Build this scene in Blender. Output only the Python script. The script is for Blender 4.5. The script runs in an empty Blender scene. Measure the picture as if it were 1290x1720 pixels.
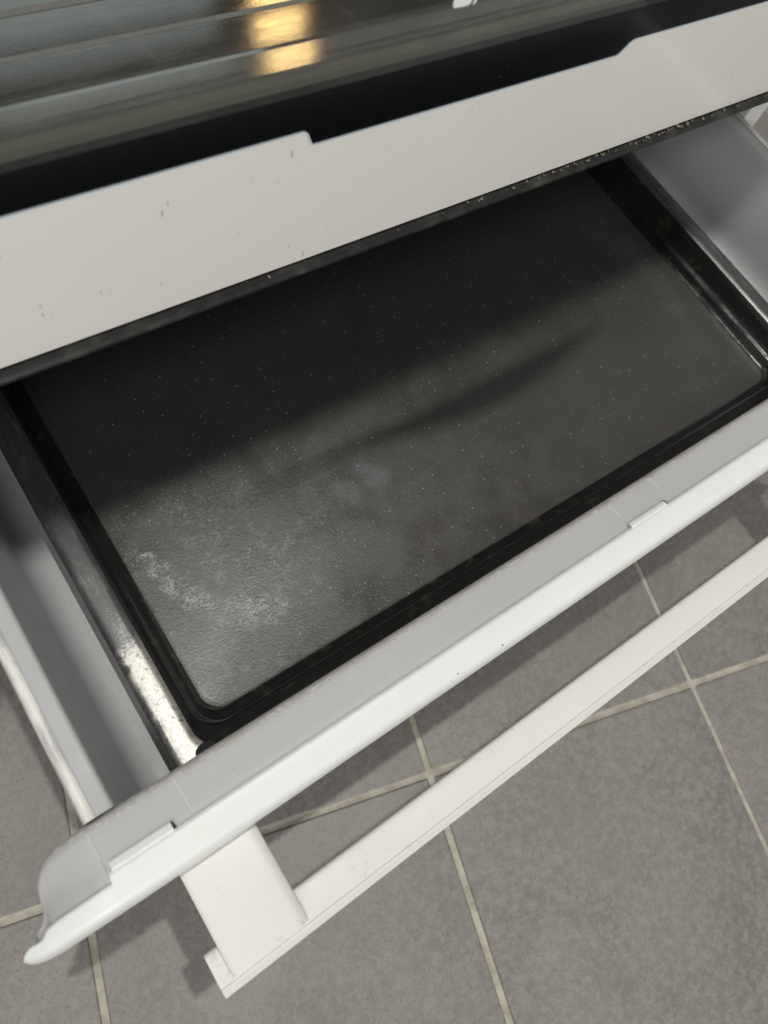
import bpy, bmesh, math, random
from mathutils import Vector, Matrix

random.seed(7)
S = 0.29                       # metres per modelling unit
CX, CZ = 0.821, 0.55           # oven centre line, camera height above the floor
def W(x, y, z):                # modelling units -> metres
    return Vector((S*(x-CX), S*y, CZ+S*z))
FZ = -CZ/S                     # floor level in modelling units
scene = bpy.context.scene
col = scene.collection

# ------------------------------------------------------------------ camera
cam_d = bpy.data.cameras.new('camera'); cam = bpy.data.objects.new('camera', cam_d); col.objects.link(cam)
right = Vector((0.80967013, -0.54761574, 0.21107176))
down = Vector((-0.44024561, -0.80455306, -0.39859524))
fwd = Vector((0.38809546, 0.22980725, -0.89250801))
m = Matrix((right, -down, -fwd)).transposed().to_4x4()
m.translation = W(0, 0, 0)
cam.matrix_world = m
cam_d.sensor_fit = 'HORIZONTAL'; cam_d.sensor_width = 36.0
cam_d.lens = 36.0*1245/1290
cam_d.clip_start = 0.01; cam_d.clip_end = 100
cam_d.dof.use_dof = True; cam_d.dof.focus_distance = 0.36; cam_d.dof.aperture_fstop = 14
scene.camera = cam

# ------------------------------------------------------------------ light
world = bpy.data.worlds.new('World'); scene.world = world; world.use_nodes = True
bg = world.node_tree.nodes['Background']
bg.inputs['Color'].default_value = (1.0, 0.99, 0.965, 1); bg.inputs['Strength'].default_value = 0.36

def area(name, loc, target, size, power, color):
    d = bpy.data.lights.new(name, 'AREA'); d.shape = 'DISK'; d.size = size; d.energy = power; d.color = color
    o = bpy.data.objects.new(name, d); col.objects.link(o); o.location = loc
    o.rotation_euler = (Vector(target)-Vector(loc)).to_track_quat('-Z', 'Y').to_euler()
    return o
area('hood_lamp', W(.7, .459, 5.0), W(.7, .3, -1.2), 0.030, 20, (1.0, 0.98, 0.94))
area('front_fill', W(-3.6, -12.0, 2.3), W(.8, .5, -.7), 0.9, 74, (1.0, 0.985, 0.96))  # unseen fill from the front, added to brighten the door face
area('ceiling_lamp', W(-2.2, -3.4, 6.4), W(.8, .5, -1.0), 0.6, 17, (1.0, 0.97, 0.92))

scene.view_settings.view_transform = 'Standard'; scene.view_settings.look = 'None'
scene.view_settings.exposure = -0.10; scene.view_settings.gamma = 1.0

# ------------------------------------------------------------------ helpers
def obj(name, verts, faces, mat, parent=None, sharp=35, bevel=0, seg=2, units=True):
    me = bpy.data.meshes.new(name)
    me.from_pydata([W(*v) if units else Vector(v) for v in verts], [], faces)
    bm = bmesh.new(); bm.from_mesh(me); bmesh.ops.recalc_face_normals(bm, faces=bm.faces); bm.to_mesh(me); bm.free()
    me.materials.append(mat)
    me.polygons.foreach_set('use_smooth', [True]*len(me.polygons))
    me.set_sharp_from_angle(angle=math.radians(sharp))
    o = bpy.data.objects.new(name, me); col.objects.link(o)
    if parent: o.parent = parent
    if bevel:
        b = o.modifiers.new('bevel', 'BEVEL'); b.width = bevel; b.segments = seg; b.limit_method = 'ANGLE'
        b.angle_limit = math.radians(30); b.harden_normals = True
    return o
def thing(name, label, cat, group=None):
    o = bpy.data.objects.new(name, None); col.objects.link(o); o.empty_display_size = .05
    o['label'] = label; o['category'] = cat
    if group: o['group'] = group
    return o
def prism(prof, a, b, axis='x'):
    """closed outline extruded along x (outline is y,z), y (outline x,z) or z (outline x,y)"""
    f = {'x': lambda p, t: (t, p[0], p[1]), 'y': lambda p, t: (p[0], t, p[1]), 'z': lambda p, t: (p[0], p[1], t)}[axis]
    n = len(prof)
    v = [f(p, a) for p in prof]+[f(p, b) for p in prof]
    fc = [(i, (i+1) % n, n+(i+1) % n, n+i) for i in range(n)]+[tuple(range(n))[::-1], tuple(range(n, 2*n))]
    return v, fc
def box(x0, x1, y0, y1, z0, z1):
    return prism([(y0, z0), (y1, z0), (y1, z1), (y0, z1)], x0, x1)
def thick(pl, t):
    """open polyline -> closed outline of a sheet of thickness t"""
    out = []
    for i, p in enumerate(pl):
        a = pl[max(i-1, 0)]; b = pl[min(i+1, len(pl)-1)]
        d = Vector((b[0]-a[0], b[1]-a[1])).normalized()
        out.append((p[0]-d.y*t, p[1]+d.x*t))
    return list(pl)+out[::-1]
def arc(cx, cz, r, a0, a1, n=6):
    return [(cx+r*math.cos(math.radians(a0+(a1-a0)*i/n)), cz+r*math.sin(math.radians(a0+(a1-a0)*i/n))) for i in range(n+1)]

# ------------------------------------------------------------------ materials
class NT:
    def __init__(s, name):
        s.m = bpy.data.materials.new(name); s.m.use_nodes = True; s.t = s.m.node_tree
        s.b = s.t.nodes['Principled BSDF']; s.co = None
    def n(s, typ, **kw):
        nd = s.t.nodes.new(typ)
        for k, v in kw.items():
            if k in ('inp',):
                for kk, vv in v.items():
                    if isinstance(vv, bpy.types.NodeSocket): s.t.links.new(vv, nd.inputs[kk])
                    else: nd.inputs[kk].default_value = vv
            else: setattr(nd, k, v)
        return nd
    def coord(s):
        if s.co is None: s.co = s.n('ShaderNodeTexCoord').outputs['Object']
        return s.co
    def mapped(s, scale=(1, 1, 1), rot=(0, 0, 0), loc=(0, 0, 0), src=None):
        return s.n('ShaderNodeMapping', inp={'Vector': src or s.coord(), 'Scale': scale, 'Rotation': rot, 'Location': loc}).outputs[0]
    def noise(s, scale, detail=3, rough=.5, vec=None, dist=0):
        return s.n('ShaderNodeTexNoise', inp={'Vector': vec or s.coord(), 'Scale': scale, 'Detail': detail, 'Roughness': rough, 'Distortion': dist}).outputs['Fac']
    def vor(s, scale, vec=None, feature='F1', rnd=1, dim='3D'):
        return s.n('ShaderNodeTexVoronoi', feature=feature, voronoi_dimensions=dim, inp={'Vector': vec or s.coord(), 'Scale': scale, 'Randomness': rnd})
    def ramp(s, fac, a, b, va=0., vb=1., smooth=True):
        return s.n('ShaderNodeMapRange', interpolation_type='SMOOTHSTEP' if smooth else 'LINEAR',
                   inp={'Value': fac, 'From Min': a, 'From Max': b, 'To Min': va, 'To Max': vb}).outputs[0]
    def math(s, op, a, b=0., clamp=False):
        nd = s.n('ShaderNodeMath', operation=op); nd.use_clamp = clamp
        for i, v in enumerate((a, b)):
            if isinstance(v, bpy.types.NodeSocket): s.t.links.new(v, nd.inputs[i])
            else: nd.inputs[i].default_value = v
        return nd.outputs[0]
    def mix(s, fac, a, b):
        nd = s.n('ShaderNodeMix', data_type='RGBA')
        for i, v in ((0, fac), (6, a), (7, b)):
            if isinstance(v, bpy.types.NodeSocket): s.t.links.new(v, nd.inputs[i])
            elif i == 0: nd.inputs[0].default_value = v
            else: nd.inputs[i].default_value = (*v, 1)
        return nd.outputs[2]
    def set(s, **kw):
        for k, v in kw.items():
            k = {'color': 'Base Color', 'rough': 'Roughness', 'metal': 'Metallic', 'coat': 'Coat Weight', 'coat_rough': 'Coat Roughness', 'ior': 'IOR', 'spec': 'Specular IOR Level'}[k]
            if isinstance(v, bpy.types.NodeSocket): s.t.links.new(v, s.b.inputs[k])
            elif k == 'Base Color': s.b.inputs[k].default_value = (*v, 1)
            else: s.b.inputs[k].default_value = v
        return s
    def bump(s, h, strength=.2, dist=.001):
        nd = s.n('ShaderNodeBump', inp={'Height': h, 'Strength': strength, 'Distance': dist})
        s.t.links.new(nd.outputs[0], s.b.inputs['Normal']); return s

def T(x, y, r): return (S*(x-CX), S*y, S*r)
def near(k, pts, warp=None):
    """1 close to a polyline of points in metres (x, y), 0 far from it: a worn patch with its own shape"""
    sep = k.n('ShaderNodeSeparateXYZ', inp={0: warp or k.coord()})
    best = None
    for (px, py, r) in pts:
        dx = k.math('SUBTRACT', sep.outputs[0], px); dy = k.math('SUBTRACT', sep.outputs[1], py)
        d = k.math('SQRT', k.math('ADD', k.math('MULTIPLY', dx, dx), k.math('MULTIPLY', dy, dy)))
        v = k.ramp(d, r, r*.15)
        best = v if best is None else k.math('MAXIMUM', best, v)
    return best

def scuffs(k, scale, rot, thr=.03, dens=.62):
    """sparse short scratch marks"""
    v = k.mapped((1, 1, 1), (0, rot, rot))
    w = k.mapped((16, 16, 3.2), (0, rot, rot))
    c = k.vor(scale, w).outputs['Distance']
    line = k.ramp(c, thr, thr*.4)
    mask = k.ramp(k.noise(scale*2.2, 2, .5, v), dens, dens+.06)
    return k.math('MULTIPLY', line, mask)

# white printed glass of the oven door
k = NT('white_printed_glass')
sc1 = scuffs(k, 20, .5, .15, .58); sc2 = scuffs(k, 27, -.7, .14, .60)
sc = k.math('MAXIMUM', sc1, sc2)
tone = k.mix(k.noise(4, 2), (.66, .648, .61), (.71, .70, .665))
k.set(color=k.mix(k.math('MULTIPLY', sc, .7), tone, (.14, .14, .13)), rough=k.ramp(k.noise(30, 4), .3, .7, .16, .30), coat=.3, coat_rough=.08)
M_white_print = k.m
k = NT('black_printed_glass')
sp = k.ramp(k.vor(320).outputs['Distance'], .10, .04)
sp = k.math('MULTIPLY', sp, k.ramp(k.noise(60, 3), .5, .75))
k.set(color=k.mix(k.math('MULTIPLY', sp, .5), (.0035, .0042, .0055), (.25, .25, .24)), rough=.12, spec=.16)
M_black_print = k.m
k = NT('edge_glass'); k.set(color=(.62, .68, .72), rough=.15); M_edge = k.m

# window glass: real pane, mirror part by Fresnel plus light dust
k = NT('window_glass')
t = k.t; t.nodes.remove(k.b); out = t.nodes['Material Output']
tr = k.n('ShaderNodeBsdfTransparent', inp={'Color': (.94, .94, .92, 1)})
gl = k.n('ShaderNodeBsdfGlossy', inp={'Color': (1, 1, 1, 1), 'Roughness': .02})
bf = k.n('ShaderNodeNewGeometry').outputs['Backfacing']
fr = k.n('ShaderNodeFresnel', inp={'IOR': k.ramp(bf, 0, 1, 1.5, 1/1.5, False)})
mx = k.n('ShaderNodeMixShader', inp={0: fr.outputs[0], 1: tr.outputs[0], 2: gl.outputs[0]})
du = k.n('ShaderNodeBsdfDiffuse', inp={'Color': (.5, .5, .46, 1)})
dust = k.math('ADD', k.math('MULTIPLY', k.ramp(k.vor(420).outputs['Distance'], .12, .04), k.ramp(k.noise(40, 4), .52, .8, 0, .35)), k.ramp(k.noise(25, 5, .6, k.mapped((1, 1, 4))), .4, .9, .004, .03))
mx2 = k.n('ShaderNodeMixShader', inp={0: dust, 1: mx.outputs[0], 2: du.outputs[0]})
t.links.new(mx2.outputs[0], out.inputs['Surface']); M_glass = k.m

k = NT('dark_trim'); h = k.noise(900, 3, .7)
k.set(color=k.mix(k.ramp(k.noise(70, 4), .45, .75), (.012, .012, .012), (.05, .048, .042)), rough=k.ramp(k.noise(120, 3), .3, .7, .28, .5)).bump(h, .25, .0004); M_trim = k.m
k = NT('olive_enamel'); k.set(color=k.mix(k.noise(12, 3), (.19, .19, .155), (.25, .247, .205)), rough=.5).bump(k.noise(300, 3), .1, .0003); M_olive = k.m
k = NT('cavity_enamel')
k.set(color=(.030, .029, .024), rough=k.ramp(k.noise(260, 3, .6, k.mapped((.15, 1, 1))), .3, .7, .07, .14), ior=8.0).bump(k.noise(1400, 3, .6), .07, .0002); M_cav = k.m
k = NT('cavity_wall'); k.set(color=(.035, .034, .03), rough=.4); M_cavwall = k.m
k = NT('blue_reflector_enamel'); k.set(color=(.78, .90, .97), rough=.5); M_reflector = k.m
k = NT('lamp_glow'); k.b.inputs['Emission Color'].default_value = (1, .66, .27, 1); k.b.inputs['Emission Strength'].default_value = 9; M_lamp = k.m
k = NT('logo_print'); k.set(color=(.72, .74, .74), rough=.3); M_logo = k.m

# painted steel of the oven body and of the drawer box
def painted(name, c0, c1, rough=(.35, .5), chips=True):
    k = NT(name)
    base = k.mix(k.noise(14, 4), c0, c1)
    if chips:
        v = k.mapped((1, .12, 1))
        dirt = k.math('MULTIPLY', k.ramp(k.noise(160, 4, .6), .66, .74), k.ramp(k.noise(18, 2), .5, .7))
        base = k.mix(k.math('MULTIPLY', dirt, .35), base, (.72, .72, .68))
        sp = k.math('MULTIPLY', k.ramp(k.vor(210).outputs['Distance'], .07, .03), k.ramp(k.noise(35, 2), .52, .62))
        base = k.mix(k.math('MULTIPLY', sp, .7), base, (.12, .10, .07))
    k.set(color=base, rough=k.ramp(k.noise(60, 3), .3, .7, *rough), spec=.35).bump(k.noise(1800, 2, .6), .12, .00025)
    return k.m
M_body = painted('painted_oven_body', (.58, .58, .56), (.64, .64, .62))
M_drawer = painted('grey_painted_steel', (.31, .315, .318), (.355, .36, .363), (.42, .54))
M_dark = painted('dark_inner_steel', (.02, .02, .02), (.03, .03, .03), chips=False)

# the rolled lip of the side walls, scuffed white
k = NT('worn_white_lip')
k.set(color=k.mix(k.ramp(k.noise(45, 5, .65, k.mapped((3, .5, 3))), .42, .60), (.36, .36, .345), (.60, .59, .555)), rough=.45).bump(k.noise(700, 3), .3, .0004); M_lip = k.m

# drawer front: white skin and grey backing
k = NT('white_painted_skin')
dots = k.math('MULTIPLY', k.ramp(k.vor(75).outputs['Distance'], .045, .03), k.ramp(k.noise(14, 1), .56, .6))
tone = k.mix(k.noise(9, 3), (.565, .582, .566), (.61, .627, .612))
yel = k.math('MULTIPLY', k.ramp(k.noise(300, 5, .7), .5, .62), k.ramp(k.noise(22, 3), .5, .66))
tone = k.mix(k.math('MULTIPLY', yel, .25), tone, (.60, .57, .47))
k.set(color=k.mix(k.math('MULTIPLY', dots, .85), tone, (.11, .055, .02)), rough=k.ramp(k.noise(40, 4), .3, .7, .38, .50)).bump(k.noise(350, 3), .04, .0003); M_skin = k.m
k = NT('handle_plastic')
sepx = k.n('ShaderNodeSeparateXYZ', inp={0: k.coord()})
tone = k.mix(k.noise(16, 4, .6), (.535, .529, .502), (.58, .573, .547))
gr = k.math('MULTIPLY', k.ramp(k.noise(500, 4, .7), .58, .68), k.ramp(k.noise(28, 3), .50, .66))
stub = near(k, [T(-.055, -.118, .012), T(-.053, -.132, .011), T(-.050, -.145, .010), T(.02, -.150, .012), T(.05, -.148, .010), T(.0, -.004, .02)])
gr = k.math('MAXIMUM', gr, k.math('MULTIPLY', stub, k.ramp(k.noise(420, 4, .7), .46, .62)))
k.set(color=k.mix(k.math('MULTIPLY', gr, .4), tone, (.30, .28, .22)), rough=k.ramp(k.noise(60, 3), .3, .7, .46, .58)).bump(k.noise(1100, 2, .6), .06, .0002); M_handle = k.m
k = NT('grey_backing')
sep = k.n('ShaderNodeSeparateXYZ', inp={0: k.coord()})
edge = k.ramp(sep.outputs[1], .0235, .0262)                       # worn along its rear edge
chip = k.ramp(k.math('ADD', k.noise(900, 4, .75, k.mapped((.45, 1, 1))), k.math('MULTIPLY', edge, .10)), .58, .68)
chip = k.math('MULTIPLY', chip, edge)
fleck = k.math('MULTIPLY', k.ramp(k.noise(420, 4, .75), .66, .70), k.ramp(k.noise(30, 2), .52, .62))
rust = k.math('MULTIPLY', chip, k.ramp(k.noise(60, 3), .55, .65))
base = k.mix(k.noise(20, 4, .6), (.365, .365, .36), (.41, .41, .405))
base = k.mix(k.math('MULTIPLY', chip, .65), base, (.62, .59, .52))
base = k.mix(k.math('MULTIPLY', rust, .6), base, (.28, .16, .07))
base = k.mix(k.math('MULTIPLY', fleck, .5), base, (.72, .72, .70))
dk = k.math('MULTIPLY', k.ramp(k.noise(500, 3, .7), .68, .72), k.ramp(k.noise(24, 2), .55, .65))
base = k.mix(k.math('MULTIPLY', dk, .6), base, (.14, .13, .12))
k.set(color=base, rough=.42).bump(k.math('ADD', k.noise(1500, 3, .7), k.math('MULTIPLY', chip, .8)), .35, .0004); M_back = k.m
k = NT('pale_seam'); k.set(color=(.58, .58, .56), rough=.5); M_seam = k.m
k = NT('hole_shade'); k.set(color=(.004, .004, .004), rough=.8); M_hole_shade = k.m  # flat black painted in for the shade inside small holes

# baking tray: black enamel, specks, dull worn patches, bare metal on the rim
k = NT('black_enamel_floor')
warp = k.n('ShaderNodeVectorMath', operation='ADD', inp={0: k.coord()})
nz = k.n('ShaderNodeTexNoise', inp={'Vector': k.coord(), 'Scale': 60, 'Detail': 3})
sc_ = k.n('ShaderNodeVectorMath', operation='SCALE', inp={0: nz.outputs['Color'], 'Scale': .012}); sub = k.n('ShaderNodeVectorMath', operation='SUBTRACT', inp={0: sc_.outputs[0], 1: (.006, .006, .006)})
k.t.links.new(sub.outputs[0], warp.inputs[1]); wv = warp.outputs[0]
arcw = near(k, [T(.125, .43, .020), T(.133, .40, .026), T(.142, .37, .028), T(.155, .34, .030), T(.172, .312, .030), T(.195, .286, .034), T(.222, .268, .036), T(.25, .258, .034), T(.275, .258, .026)], wv)
haze = near(k, [T(.17, .43, .16), T(.25, .40, .16), T(.13, .25, .09), T(.15, .20, .10), T(.22, .21, .10), T(.33, .33, .16), T(.10, .18, .05)], wv)
blot = near(k, [T(.475, .385, .034), T(.535, .40, .034), T(.548, .375, .034), T(.49, .36, .03)], wv)
rightw = near(k, [T(1.40, .66, .05), T(1.42, .60, .05), T(1.43, .54, .05), T(1.44, .46, .05), T(1.42, .40, .045), T(1.40, .30, .05)], wv)
fine = k.ramp(k.noise(800, 6, .8, k.mapped((.8, 1.2, 1), (0, 0, .5))), .42, .60)
mid = k.ramp(k.noise(190, 4, .7), .44, .58)
coarse = k.ramp(k.noise(55, 4, .65), .42, .62)
w1 = k.math('MULTIPLY', arcw, k.math('MULTIPLY', fine, k.ramp(mid, 0, 1, .25, 1)))
w2 = k.math('MULTIPLY', k.math('MULTIPLY', haze, fine), k.math('MULTIPLY', k.ramp(mid, 0, 1, .25, 1), k.ramp(coarse, 0, 1, .06, .30)))
w3 = k.math('MULTIPLY', k.math('MULTIPLY', rightw, fine), .06)
vs = k.vor(330, dim='2D'); dsp = k.ramp(vs.outputs['Distance'], .12, .04)
sepc = k.n('ShaderNodeSeparateXYZ', inp={0: vs.outputs['Color']})
keep = k.ramp(sepc.outputs[0], .36, .46); bri = k.ramp(sepc.outputs[1], .4, 1, .25, 1)
specks = k.math('MULTIPLY', k.math('MULTIPLY', dsp, keep), bri)
vs2 = k.vor(120, dim='2D'); dsp2 = k.ramp(vs2.outputs['Distance'], .06, .03)
sepc2 = k.n('ShaderNodeSeparateXYZ', inp={0: vs2.outputs['Color']})
specks2 = k.math('MULTIPLY', dsp2, k.ramp(sepc2.outputs[0], .80, .84))
base = k.mix(k.noise(12, 4, .6), (.028, .028, .0265), (.044, .0435, .040))
base = k.mix(k.math('MULTIPLY', blot, k.ramp(fine, 0, 1, .09, .15)), base, (.30, .30, .32))
base = k.mix(k.math('MULTIPLY', specks, .30), base, (.42, .43, .40))
base = k.mix(k.math('MULTIPLY', specks2, .40), base, (.50, .50, .47))
base = k.mix(k.math('ADD', k.math('MULTIPLY', w1, .85), k.math('ADD', w2, w3), True), base, (.34, .335, .325))
rustf = k.math('MULTIPLY', near(k, [T(.60, .20, .12), T(.75, .19, .14), T(1.2, .21, .1), T(1.38, .25, .06)], wv), k.ramp(k.noise(140, 4, .7), .5, .62))
base = k.mix(k.math('MULTIPLY', rustf, .35), base, (.045, .026, .014))
k.set(color=base, rough=k.ramp(k.math('ADD', k.noise(45, 4, .6), k.math('MULTIPLY', fine, .12)), .3, .75, .28, .42), spec=.7)
k.bump(k.math('ADD', k.noise(800, 3, .6), k.math('ADD', k.math('MULTIPLY', specks, 1.5), k.math('MULTIPLY', w1, .8))), .18, .0004); M_tray = k.m

k = NT('black_enamel_wall')
k.set(color=k.mix(k.ramp(k.noise(120, 4, .65), .55, .7), (.012, .012, .0115), (.034, .029, .023)), rough=k.ramp(k.noise(90, 3), .3, .7, .13, .24), spec=.75).bump(k.noise(260, 4, .6), .2, .0006); M_traywall = k.m

k = NT('worn_rim')
bare = near(k, [T(.040, .26, .07), T(.040, .225, .05), T(.040, .19, .045), T(.040, .155, .04), T(.042, .12, .04), T(.06, .06, .06)])
pits = k.math('MULTIPLY', k.ramp(k.noise(900, 4, .7), .66, .56), k.ramp(k.noise(330, 4, .7), .66, .57))
bigpit = k.ramp(k.vor(40, k.mapped(loc=(.31, .13, 0))).outputs['Distance'], .07, .12)
bare2 = k.math('MULTIPLY', k.ramp(k.math('ADD', bare, k.math('MULTIPLY', k.math('SUBTRACT', k.noise(520, 5, .75), .5), 1.8)), .15, 1.05), k.math('MULTIPLY', pits, bigpit))
wear = k.ramp(k.noise(240, 5, .75, k.mapped((1, .25, 1))), .48, .64)
enam = k.mix(k.math('MULTIPLY', wear, .55), (.12, .12, .12), (.26, .257, .25))
dots = k.ramp(k.vor(190).outputs['Distance'], .06, .03)
enam = k.mix(k.math('MULTIPLY', dots, .3), enam, (.45, .45, .43))
k.set(color=k.mix(bare2, enam, (.42, .41, .375)), metal=k.ramp(bare2, 0, 1, .72, .88), rough=k.ramp(bare2, 0, 1, .30, .46)).bump(k.math('ADD', k.noise(900, 4, .65), bare2), .12, .0004); M_rim = k.m

# floor tiles
k = NT('taupe_tile')
info = k.n('ShaderNodeObjectInfo')
geo = k.n('ShaderNodeNewGeometry').outputs['Position']
off = k.n('ShaderNodeVectorMath', operation='SCALE', inp={0: (37., 91., 13.), 'Scale': info.outputs['Random']})
pv = k.n('ShaderNodeVectorMath', operation='ADD', inp={0: geo, 1: off.outputs[0]}).outputs[0]
big = k.noise(11, 5, .6, pv, .4); medn = k.noise(190, 6, .72, pv, .3); fin = k.noise(620, 4, .7, pv)
base = k.mix(k.ramp(big, .3, .7), (.138, .126, .115), (.190, .175, .158))
base = k.mix(k.ramp(medn, .38, .66, 0, .62), base, (.258, .240, .221))
base = k.mix(k.ramp(fin, .52, .66, 0, .5), base, (.085, .076, .070))
base = k.mix(k.ramp(k.noise(7, 3, .5, pv), .58, .72, 0, .5), base, (.165, .168, .152))
vein = k.math('MULTIPLY', k.ramp(k.vor(9, k.n('ShaderNodeVectorMath', operation='ADD', inp={0: pv, 1: k.n('ShaderNodeVectorMath', operation='SCALE', inp={0: k.n('ShaderNodeTexNoise', inp={'Vector': pv, 'Scale': 14, 'Detail': 4}).outputs['Color'], 'Scale': .10}).outputs[0]}).outputs[0], 'DISTANCE_TO_EDGE').outputs['Distance'], .016, .004), k.ramp(k.noise(16, 3, .5, pv), .50, .62))
base = k.mix(k.math('MULTIPLY', vein, .22), base, (.07, .062, .056))
tint = k.ramp(info.outputs['Random'], 0, 1, .94, 1.06, False)
hsv = k.n('ShaderNodeHueSaturation', inp={'Color': base, 'Value': tint, 'Saturation': 1.0})
k.set(color=hsv.outputs[0], rough=k.ramp(medn, .3, .7, .42, .6)).bump(k.math('ADD', k.math('MULTIPLY', medn, .6), fin), .30, .0006); M_tile = k.m
k = NT('beige_grout')
g = k.noise(60, 5, .65); g2 = k.noise(420, 3, .7)
base = k.mix(k.ramp(g, .35, .65), (.29, .268, .215), (.41, .385, .318))
base = k.mix(k.ramp(k.noise(24, 4, .6), .6, .75, 0, .6), base, (.17, .155, .12))
k.set(color=base, rough=.8).bump(k.math('ADD', g, g2), .6, .001); M_grout = k.m
k = NT('crumb'); inf = k.noise(300, 2)
k.set(color=k.mix(k.ramp(inf, .4, .6), (.09, .078, .052), (.27, .245, .18)), rough=.8); M_crumb = k.m

# ------------------------------------------------------------------ floor
floor = obj('floor', *box(-9, 10.6, -9, 9, FZ-.06, FZ-.0045), M_grout)
floor['kind'] = 'structure'
u = Vector((.9621, -.2727)); vdir = Vector((.2727, .9621)); pitch = .4335*(-FZ); gw = .0045/S
c0 = Vector((.277, -.087))*(-FZ)
hw = (pitch-gw)/2
tile_mesh = None
for i in range(-6, 7):
    for j in range(-6, 6):
        c = c0+u*pitch*(i+.5)+vdir*pitch*(j+.5)
        if not (-3.4 < c.x < 4.6 and -4.2 < c.y < 2.0): continue
        if tile_mesh is None:
            tm = obj('tile', [(a[0]*S, a[1]*S, a[2]*S) for a in box(-hw, hw, -hw, hw, -.02, 0)[0]], box(0, 1, 0, 1, 0, 1)[1], M_tile, floor, bevel=.0016, seg=3, units=False)
            tile_mesh = tm; o = tm
        else:
            o = tile_mesh.copy(); col.objects.link(o)
        p = W(c.x, c.y, FZ)
        o.location = (p.x+random.uniform(-.0004, .0004), p.y+random.uniform(-.0004, .0004), random.uniform(-.0003, .0003))
        o.rotation_euler = (0, 0, math.atan2(u.y, u.x))

# ------------------------------------------------------------------ oven
oven = thing('oven', 'white oven with dark glass door and its bottom drawer pulled open', 'oven')
XL, XR = -.20, 1.842                      # cabinet width
DY = .578                                 # front plane of the door
YB = 2.55
obj('side_panel', *box(XL, XL+.02, .678, YB, FZ+.10, 1.10), M_body, oven, bevel=.001)
obj('side_panel', *box(XR-.02, XR, .678, YB, FZ+.10, 1.10), M_body, oven, bevel=.001)
obj('rear_panel', *box(XL+.021, XR-.021, YB-.03, YB, FZ+.10, 1.10), M_dark, oven)
for sx in (0, 1):                         # front stiles beside the drawer opening
    a, b = (XL+.021, XL+.075) if sx == 0 else (XR-.075, XR-.021)
    obj('front_stile', *box(a, b, .679, .72, FZ+.10, -.86), M_body, oven, bevel=.0008)
obj('drawer_ceiling', *box(XL+.021, XR-.021, .64, YB-.031, -.858, -.835), M_dark, oven)
obj('drawer_bay_floor', *box(XL+.076, XR-.076, .70, YB-.031, -1.62, -1.60), M_dark, oven)
wt = obj('worktop', *box(XL-.01, XR+.01, .500, YB, 1.101, 1.16), M_body, oven, bevel=.004, seg=4)
obj('control_panel', *box(XL, XR, .575, .66, .80, 1.10), M_body, oven, bevel=.003)
door = obj('door', *prism([(.592, -.80), (.652, -.80), (.652, -.642), (.592, -.642)], XL+.01, XR-.01), M_trim, oven, bevel=.001)
for a, b in ((XL+.01, XL+.16), (XR-.16, XR-.01)):
    obj('door_stile', *box(a, b, .592, .68, -.564, .62), M_trim, door)
obj('door_top_rail', *box(XL+.01, XR-.01, .592, .68, .621, .78), M_trim, door)
obj('top_print', *box(XL+.005, XR-.005, DY, .591, .62, .78), M_white_print, door)

def fillet(pts, rad, n=5):
    """round the listed corners of a closed outline"""
    out = []; N = len(pts)
    for i, p in enumerate(pts):
        r = rad.get(i, 0)
        if not r: out.append(p); continue
        P = Vector(p); A = Vector(pts[i-1]); B = Vector(pts[(i+1) % N])
        a = (A-P).normalized(); b = (B-P).normalized()
        p0 = P+a*r; p1 = P+b*r
        for s in range(n+1):
            t = s/n; q = p0*(1-t)**2+P*2*t*(1-t)+p1*t*t
            out.append((q.x, q.y))
    return out
xa, xb = XL+.005, XR-.005
# white print: wide panel with a shallow step down in the middle
wp = [(xa, -.80), (xb, -.80), (xb, -.5895), (.976, -.5895), (.959, -.609), (.447, -.609), (.437, -.5875), (xa, -.5875)]
wpf = fillet(wp, {3: .008, 4: .007, 5: .005, 6: .005})
obj('white_panel', *prism(wpf, DY, DY+.0125, 'y'), M_white_print, door, bevel=.0004)
# a fine bright glass edge along the top of the white print
topl = wpf[2:]
seg_v = thick(topl, -.0016)
obj('print_edge', *prism(seg_v, DY-.0007, DY+.004, 'y'), M_edge, door)
obj('black_band', *box(xa, xb, DY+.0015, DY+.0135, -.62, -.5405), M_black_print, door)
pane = obj('window_pane', *box(xa, xb, DY+.0015, DY+.0125, -.540, .619), M_glass, door)
# strip of black print behind the sides of the glass
obj('inner_rail', *prism([(.592, -.564), (.597, -.561), (.625, -.559), (.628, -.561), (.629, -.567), (.633, -.568), (.648, -.566), (.652, -.569), (.654, -.60), (.654, -.64), (.592, -.64)], XL+.16, XR-.16), M_olive, door, sharp=25)
# bottom ledge of the door with rounded nose
lp = [(.60, -.803), (.5755, -.8025), (.572, -.8035)]+arc(.571, -.8105, .0065, 110, 250, 6)+[(.575, -.822), (.60, -.824)]
obj('bottom_trim', *prism(lp, XL+.003, XR-.003), M_trim, door)
# unseen crescent bar, added to cast the dark wedge on the tray
hx0, hx1, nh = .44, 1.075, 30
cres = [(hx0+(hx1-hx0)*q/nh, .455) for q in range(nh+1)]+[(hx1-(hx1-hx0)*q/nh, .453-.008*math.sin(math.pi*q/nh)**.5-.036*max(0, math.sin(math.pi*min(1, q/nh*1.3)))**1.2) for q in range(1, nh)]
obj('wedge_shadow_bar', *prism(cres, .48, .52, 'z'), M_handle, door, bevel=.001)
for a in (.452,):
    obj('handle_bracket', *box(a, a+.006, .453, DY-.0005, .49, .51), M_handle, door, bevel=.0005)  # thin rod carrying the added shadow bar
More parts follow.
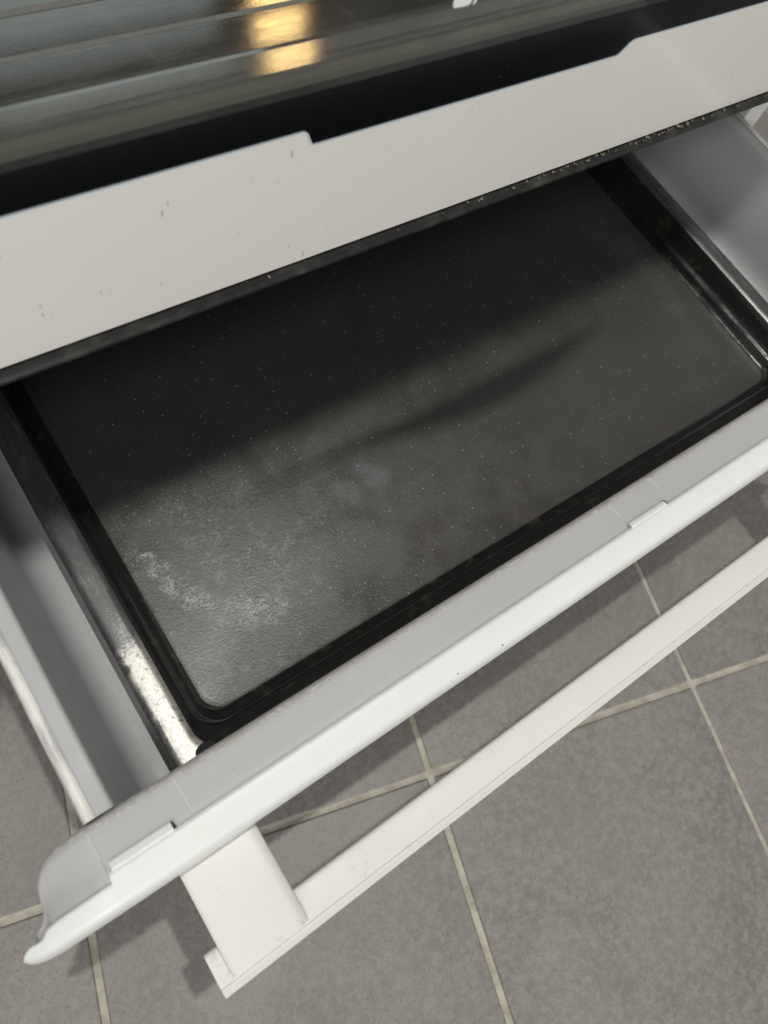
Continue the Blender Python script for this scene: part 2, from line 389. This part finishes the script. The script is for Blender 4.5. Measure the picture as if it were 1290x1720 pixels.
# printed mark low on the glass
def rrect(x0, x1, z0, z1, r):
    return arc(x1-r, z1-r, r, 0, 90, 4)+arc(x0+r, z1-r, r, 90, 180, 4)+arc(x0+r, z0+r, r, 180, 270, 4)+arc(x1-r, z0+r, r, 270, 360, 4)
obj('printed_mark', *prism(rrect(.607, .634, -.481, -.43, .006), DY+.0009, DY+.0014, 'y'), M_logo, door)
obj('printed_mark', *prism([(.6365, -.4815), (.640, -.4805), (.647, -.462), (.647, -.44), (.641, -.44), (.6395, -.470)], DY+.0009, DY+.0014, 'y'), M_logo, door)

# oven cavity
cav = obj('cavity_floor', *prism([(.656, -.586), (.660, -.5824), (.704, -.5841), (.711, -.5856), (.7145, -.588), (.716, -.595), (.718, -.602), (.724, -.6045), (.730, -.6030), (.786, -.6030), (.790, -.6055), (.795, -.6055), (.799, -.6020), (.852, -.6010), (.856, -.604), (.861, -.604), (.866, -.5995), (1.9, -.5995), (1.9, -.66), (.656, -.66)], XL+.12, XR-.12), M_cav, oven, sharp=4)
obj('cavity_wall', *box(XL+.10, XL+.12, .69, 1.93, -.66, .70), M_cavwall, oven)
obj('cavity_wall', *box(XR-.12, XR-.10, .69, 1.93, -.66, .70), M_cavwall, oven)
obj('cavity_wall', *box(XL+.12, XR-.12, 1.901, 1.93, -.66, .70), M_cavwall, oven)
obj('cavity_wall', *box(XL+.12, XR-.12, .69, 1.93, .701, .72), M_cavwall, oven)
obj('blue_reflector', *prism(rrect(-.05, 1.06, -.45, .250, .06), 1.86, 1.89, 'y'), M_reflector, oven, bevel=.003)  # pale blue panel, added for the cavity floor to mirror as blue-grey
lampv = rrect(1.19, 1.35, .275, .288, .006)
obj('oven_lamp', *prism(lampv, 1.862, 1.90, 'y'), M_lamp, oven, bevel=.002, seg=2)

# ------------------------------------------------------------------ drawer
DB = 1.62
drawer = obj('drawer', *box(.0605, 2*CX-.0605, .098, DB, -1.214, -1.2095), M_drawer, oven)
drawer['label'] = 'grey metal drawer with white front pulled out below the door'
for s in (0, 1):
    fx = (lambda x: x) if s == 0 else (lambda x: 2*CX-x)
    wall = [(-.0745, -1.0005), (-.0725, -1.004), (-.0715, -1.012), (-.048, -1.165)]
    # rounded corner to the floor
    wall += [(-.0455, -1.181), (-.041, -1.193), (-.034, -1.202), (-.025, -1.2075), (-.015, -1.209), (.06, -1.209)]
    pl = thick([(-.0955, -.9998), (-.078, -.9998)]+wall, -.004)
    o = obj('side_wall', *prism([(fx(a), b) for a, b in pl], .098, DB, 'y'), M_drawer, drawer, sharp=50)
    lip = [(-.0955, -.9985)]+[(-.0990, -.9962), (-.1035, -.9955), (-.1078, -.9968), (-.1105, -1.0005), (-.1118, -1.006), (-.1118, -1.030)]
    obj('rolled_lip', *prism([(fx(a), b) for a, b in thick(lip, .004)], .0975, DB, 'y'), M_lip, drawer, sharp=60)
    obj('outer_skirt', *prism([(fx(a), b) for a, b in [(-.1112, -1.0305), (-.107, -1.0305), (-.107, -1.24), (-.1112, -1.24)]], .10, DB, 'y'), M_drawer, drawer)
obj('drawer_rear_wall', *box(-.04, 2*CX+.04, DB, DB+.005, -1.21, -1.01), M_drawer, drawer)

# --- drawer front: outer skin (white) with shaped end, and grey backing
def lerp_tab(tab, x):
    if x <= tab[0][0]: return tab[0][1]
    for (a, va), (b, vb) in zip(tab, tab[1:]):
        if x <= b: return va+(vb-va)*(x-a)/(b-a)
    return tab[-1][1]
YT = [(-.2180, .0062), (-.2165, .0085), (-.2145, .0105), (-.212, .0125), (-.209, .0145), (-.207, .0152), (-.2045, .0152), (-.199, .0142), (-.1915, .0150), (-.189, .0175), (-.185, .021), (-.178, .0225), (-.171, .0232), (-.1105, .0240), (-.1085, .0245), (-.1075, .036), (2, .037)]
YF = [(-.2180, .0012), (-.2165, -.0008), (-.212, -.0035), (-.202, -.006), (-.19, -.0075), (-.12, -.0090), (-.05, -.0098), (2, -.0100)]
YBK = [(-.2180, .0045), (-.2165, .0065), (-.211, .0115), (-.206, .0165), (-.194, .026), (-.186, .0315), (-.1825, .040), (-.1805, .050), (-.1790, .062), (-.1765, .0705), (-.170, .0805), (-.164, .0855), (-.157, .0893), (-.147, .0918), (-.131, .0932), (-.113, .0942), (2, .0942)]
ZP = [(0, -.046), (.02, -.036), (.05, -.024), (.09, -.016), (.14, -.0105), (.21, -.0068), (.3, -.0045), (.42, -.0030), (.56, -.0018), (.7, -.0008), (.85, .0), (1, .0)]
def drop(x):                               # the end of the panel turns down
    d = max(0., -.118-x)
    return 3.2*d*d+.10*d
stations = sorted(set([-.2180, -.2174, -.2165, -.2145, -.212, -.2095, -.207, -.204, -.202, -.199, -.196, -.1935, -.1915, -.190, -.189, -.187, -.185, -.1825, -.1805, -.179, -.1765, -.174, -.170, -.166, -.162, -.157, -.152, -.147, -.14, -.131, -.122, -.1105, -.1085, -.1075, -.1065, -.09, -.07, -.04, 0, .2, .5, CX]))
def front_surface(kind):
    rows = []
    for x in (stations if kind == 'skin' else [q for q in stations if q > -.2005]):
        yt, yf, yb, d = lerp_tab(YT, x), lerp_tab(YF, x), lerp_tab(YBK, x), drop(x)
        k_ = 1+d
        pr = []
        if kind == 'skin':
            for q in range(13):
                y = yt+(yf-yt)*(1-(1-q/12)**1.6)
                z = -.9815-d+lerp_tab(ZP, (y-yf)/.047)
                pr.append((x*k_, y*abs(z), z))
            pr += [(x*k_, yf*abs(z), -1.10-d*.6), (x*k_, yf*abs(z), -1.62)]
        else:
            yfr = min(yt-.008, yb-.001)
            w = yb-yfr
            for t in (0, .03, .08, .15, .3, .5, .7, .85, 1.0):
                roll = -.012*max(0, 1-t/.10)**2
                bowl = -.30*min(d, .03)*math.sin(math.pi*min(1, t))*max(0, min(1, (x+.208)/.03))-.004*t
                z = -.9985+.0135*min(1, t*1.15)+roll+bowl-d
                pr.append((x*k_, (yb-w*t)*abs(z)/(1 if t > 0 else 1), z))
            p0 = pr[0]
            pr = [(p0[0], p0[1]+.001, -1.20-d)]+[(p0[0], p0[1]+.0012, p0[2]-.02)]+pr
        rows.append(pr)
    left = len(rows)
    rows += [[(2*CX-p[0], p[1], p[2]) for p in r] for r in rows[:-1][::-1]]
    n = len(rows[0])
    v = [p for r in rows for p in r]
    f = [(i*n+j, (i+1)*n+j, (i+1)*n+j+1, i*n+j+1) for i in range(len(rows)-1) for j in range(n-1)]
    return v, f
skin = obj('front_skin', *front_surface('skin'), M_skin, drawer, sharp=70)
backing = obj('front_backing', *front_surface('backing'), M_back, drawer, sharp=70)
for o, t in ((skin, .0010), (backing, .0012)):
    sm = o.modifiers.new('solid', 'SOLIDIFY'); sm.thickness = t; sm.offset = 0
# folded tabs of the skin, each with a black plate standing in for the dark opening
for (x0, x1, y0, y1) in ((-.105, -.0265, .0335, .0452), (.782, .868, .0335, .0435)):
    tb = obj('folded_tab', *prism([(y0, -.9785), (y0+.003, -.9775), (y1-.001, -.9795), (y1, -.9805), (y1, -.99), (y0, -.99)], x0*.98, x1*.98), M_skin, drawer, bevel=.0004)
    obj('slot_shade', *prism([(x1*.98+.0004, y0+.001), (x1*.98+.0045, y0-.0005), (x1*.98+.0030, y1-.0015), (x1*.98+.0004, y1+.001)], -.9856, -.9806, 'z'), M_hole_shade, drawer)
# moulding seams across the backing
def back_z(t): return -.9985+.0135*min(1, t*1.15)-.012*max(0, 1-t/.10)**2-.004*t
for xs, ta, tb in ((-.112, .10, .62), (-.002, .12, .8), (.768, .12, .5), (.868, .1, .5)):
    v = []
    for q in range(6):
        t = ta+(tb-ta)*q/5; z = back_z(t)+.0023; y = (.0942-(.0942-.0285)*t)*abs(z)
        v += [(xs+.004*t, y, z), (xs+.004*t+.0007, y, z), (xs+.004*t, y, z-.003), (xs+.004*t+.0007, y, z-.003)]
    f = []
    for q in range(5):
        b = q*4; c = b+4
        f += [(b, b+1, c+1, c), (b, c, c+2, b+2), (b+1, b+3, c+3, c+1), (b+2, c+2, c+3, b+3)]
    f += [(0, 2, 3, 1), (20, 21, 23, 22)]
    obj('seam', v, f, M_seam, drawer)

# --- handle
handle = obj('handle', *prism(fillet([(-.1105, -1.094), (-.1525, -1.0915), (-.1545, -1.0924), (-.1560, -1.0915), (-.1585, -1.0915), (-.1675, -1.103), (-.1675, -1.165), (-.1605, -1.168), (-.1585, -1.108), (-.118, -1.112), (-.1105, -1.106)], {0: .006}, 6), -.0675, 2*CX+.2), M_handle, drawer, sharp=30)
for s in (0, 1):
    fx = (lambda x: x) if s == 0 else (lambda x: 2*CX-x)
    x0, x1 = (-.0480, .0620) if s == 0 else (2*CX+.175, 2*CX+.065)
    sgn = 1 if s == 0 else -1
    pr = fillet([(x0, -1.13), (x0, -1.078), (x0+sgn*.004, -1.0755), (x1-sgn*.010, -1.0755), (x1, -1.0835), (x1, -1.13)], {2: .002, 3: .006, 4: .004}, 4)
    # plate from the drawer front to the grip, its front edge butting on the raised lip of the grip
    n = len(pr)
    v = [(a, -.004, b) for a, b in pr]+[(a, -.140, b-.002) for a, b in pr]+[(a, -.1515, b-.0075) for a, b in pr]
    f = [(i, (i+1) % n, n+(i+1) % n, n+i) for i in range(n)]+[(n+i, n+(i+1) % n, 2*n+(i+1) % n, 2*n+i) for i in range(n)]+[tuple(range(n))[::-1], tuple(range(2*n, 3*n))]
    obj('handle_bracket', v, f, M_handle, drawer, sharp=30)

# ------------------------------------------------------------------ baking tray
tray = thing('baking_tray', 'black enamel baking tray with worn rim lying in the drawer', 'baking tray')
tx0, tx1, ty0, ty1 = .0072, 1.576, .054, 1.36
def ring(ix, iyf, r, z, n=9):
    """rounded rectangle inset by ix at the sides and back and iyf at the front"""
    x0, x1, y0, y1 = tx0+ix, tx1-ix, ty0+iyf, ty1-ix
    pts = []
    for cx, cy, a0 in ((x1-r, y1-r, 0), (x0+r, y1-r, 90), (x0+r, y0+r, 180), (x1-r, y0+r, 270)):
        for i in range(n+1):
            a = math.radians(a0+90*i/n); pts.append((cx+r*math.cos(a), cy+r*math.sin(a), z))
    return pts
def loft(rings, cap=False):
    n = len(rings[0]); v = [p for r in rings for p in r]
    f = [(i*n+j, i*n+(j+1) % n, (i+1)*n+(j+1) % n, (i+1)*n+j) for i in range(len(rings)-1) for j in range(n)]
    if cap: f.append(tuple(range((len(rings)-1)*n, len(rings)*n)))
    return v, f
rim_rings = [ring(.008, .008, .05, -1.150), ring(.002, .002, .055, -1.147), ring(0, 0, .057, -1.142), ring(.0005, .0005, .057, -1.137), ring(.003, .003, .056, -1.1325), ring(.007, .007, .054, -1.1305), ring(.012, .012, .052, -1.130), ring(.034, .036, .045, -1.130), ring(.039, .041, .044, -1.1312), ring(.044, .047, .043, -1.1345)]
wall_rings = [ring(.044, .047, .043, -1.1345), ring(.047, .052, .042, -1.139), ring(.050, .060, .042, -1.150), ring(.0545, .072, .042, -1.168), ring(.0565, .077, .042, -1.1745), ring(.059, .0795, .042, -1.178), ring(.0625, .0825, .041, -1.179), ring(.066, .086, .040, -1.1805), ring(.0685, .089, .039, -1.184), ring(.0705, .0915, .038, -1.190), ring(.073, .0945, .037, -1.1945), ring(.077, .0985, .036, -1.1975), ring(.082, .103, .034, -1.1990)]
floor_rings = [ring(.082, .103, .034, -1.1990), ring(.088, .108, .032, -1.2), ring(.2, .25, .03, -1.2)]
ro = obj('rim', *loft(rim_rings), M_rim, tray, sharp=70)
wo = obj('tray_wall', *loft(wall_rings), M_traywall, tray, sharp=70)
fo = obj('tray_floor', *loft(floor_rings, True), M_tray, tray, sharp=70)
# black disc painting the shade of a pressed eye at the rim's corner
obj('rim_eye_shade', *prism([(.0555+.0165*math.cos(a*math.pi/9), .1065+.0135*math.sin(a*math.pi/9)) for a in range(18)], -1.1296, -1.1285, 'z'), M_hole_shade, ro)

# ------------------------------------------------------------------ crumbs on the ledge
bm = bmesh.new()
for i in range(110):
    r_ = random.random()
    x = random.gauss(1.13, .16) if r_ < .8 else random.uniform(.1, 1.5)
    sz = random.uniform(.0008, .0024)*(1.35 if random.random() < .1 else 1)
    if r_ >= .8: sz *= .6
    p = W(x, random.uniform(.5705, .5765), -.8015)
    mat = Matrix.Translation(p+Vector((0, 0, sz*S*.2))) @ Matrix.Rotation(random.random()*6, 4, 'Z') @ Matrix.Diagonal((random.uniform(.8, 2.2), random.uniform(.6, 1.1), random.uniform(.4, .9), 1))
    bmesh.ops.create_icosphere(bm, subdivisions=1, radius=sz*S, matrix=mat)
for v in bm.verts: v.co += Vector((random.uniform(-1, 1), random.uniform(-1, 1), random.uniform(-1, 1)))*.00010
me = bpy.data.meshes.new('crumbs'); bm.to_mesh(me); bm.free(); me.materials.append(M_crumb)
cr = bpy.data.objects.new('crumbs', me); col.objects.link(cr)
cr['kind'] = 'stuff'; cr['label'] = 'pale crumbs lying along the dark ledge under the door'; cr['category'] = 'crumbs'
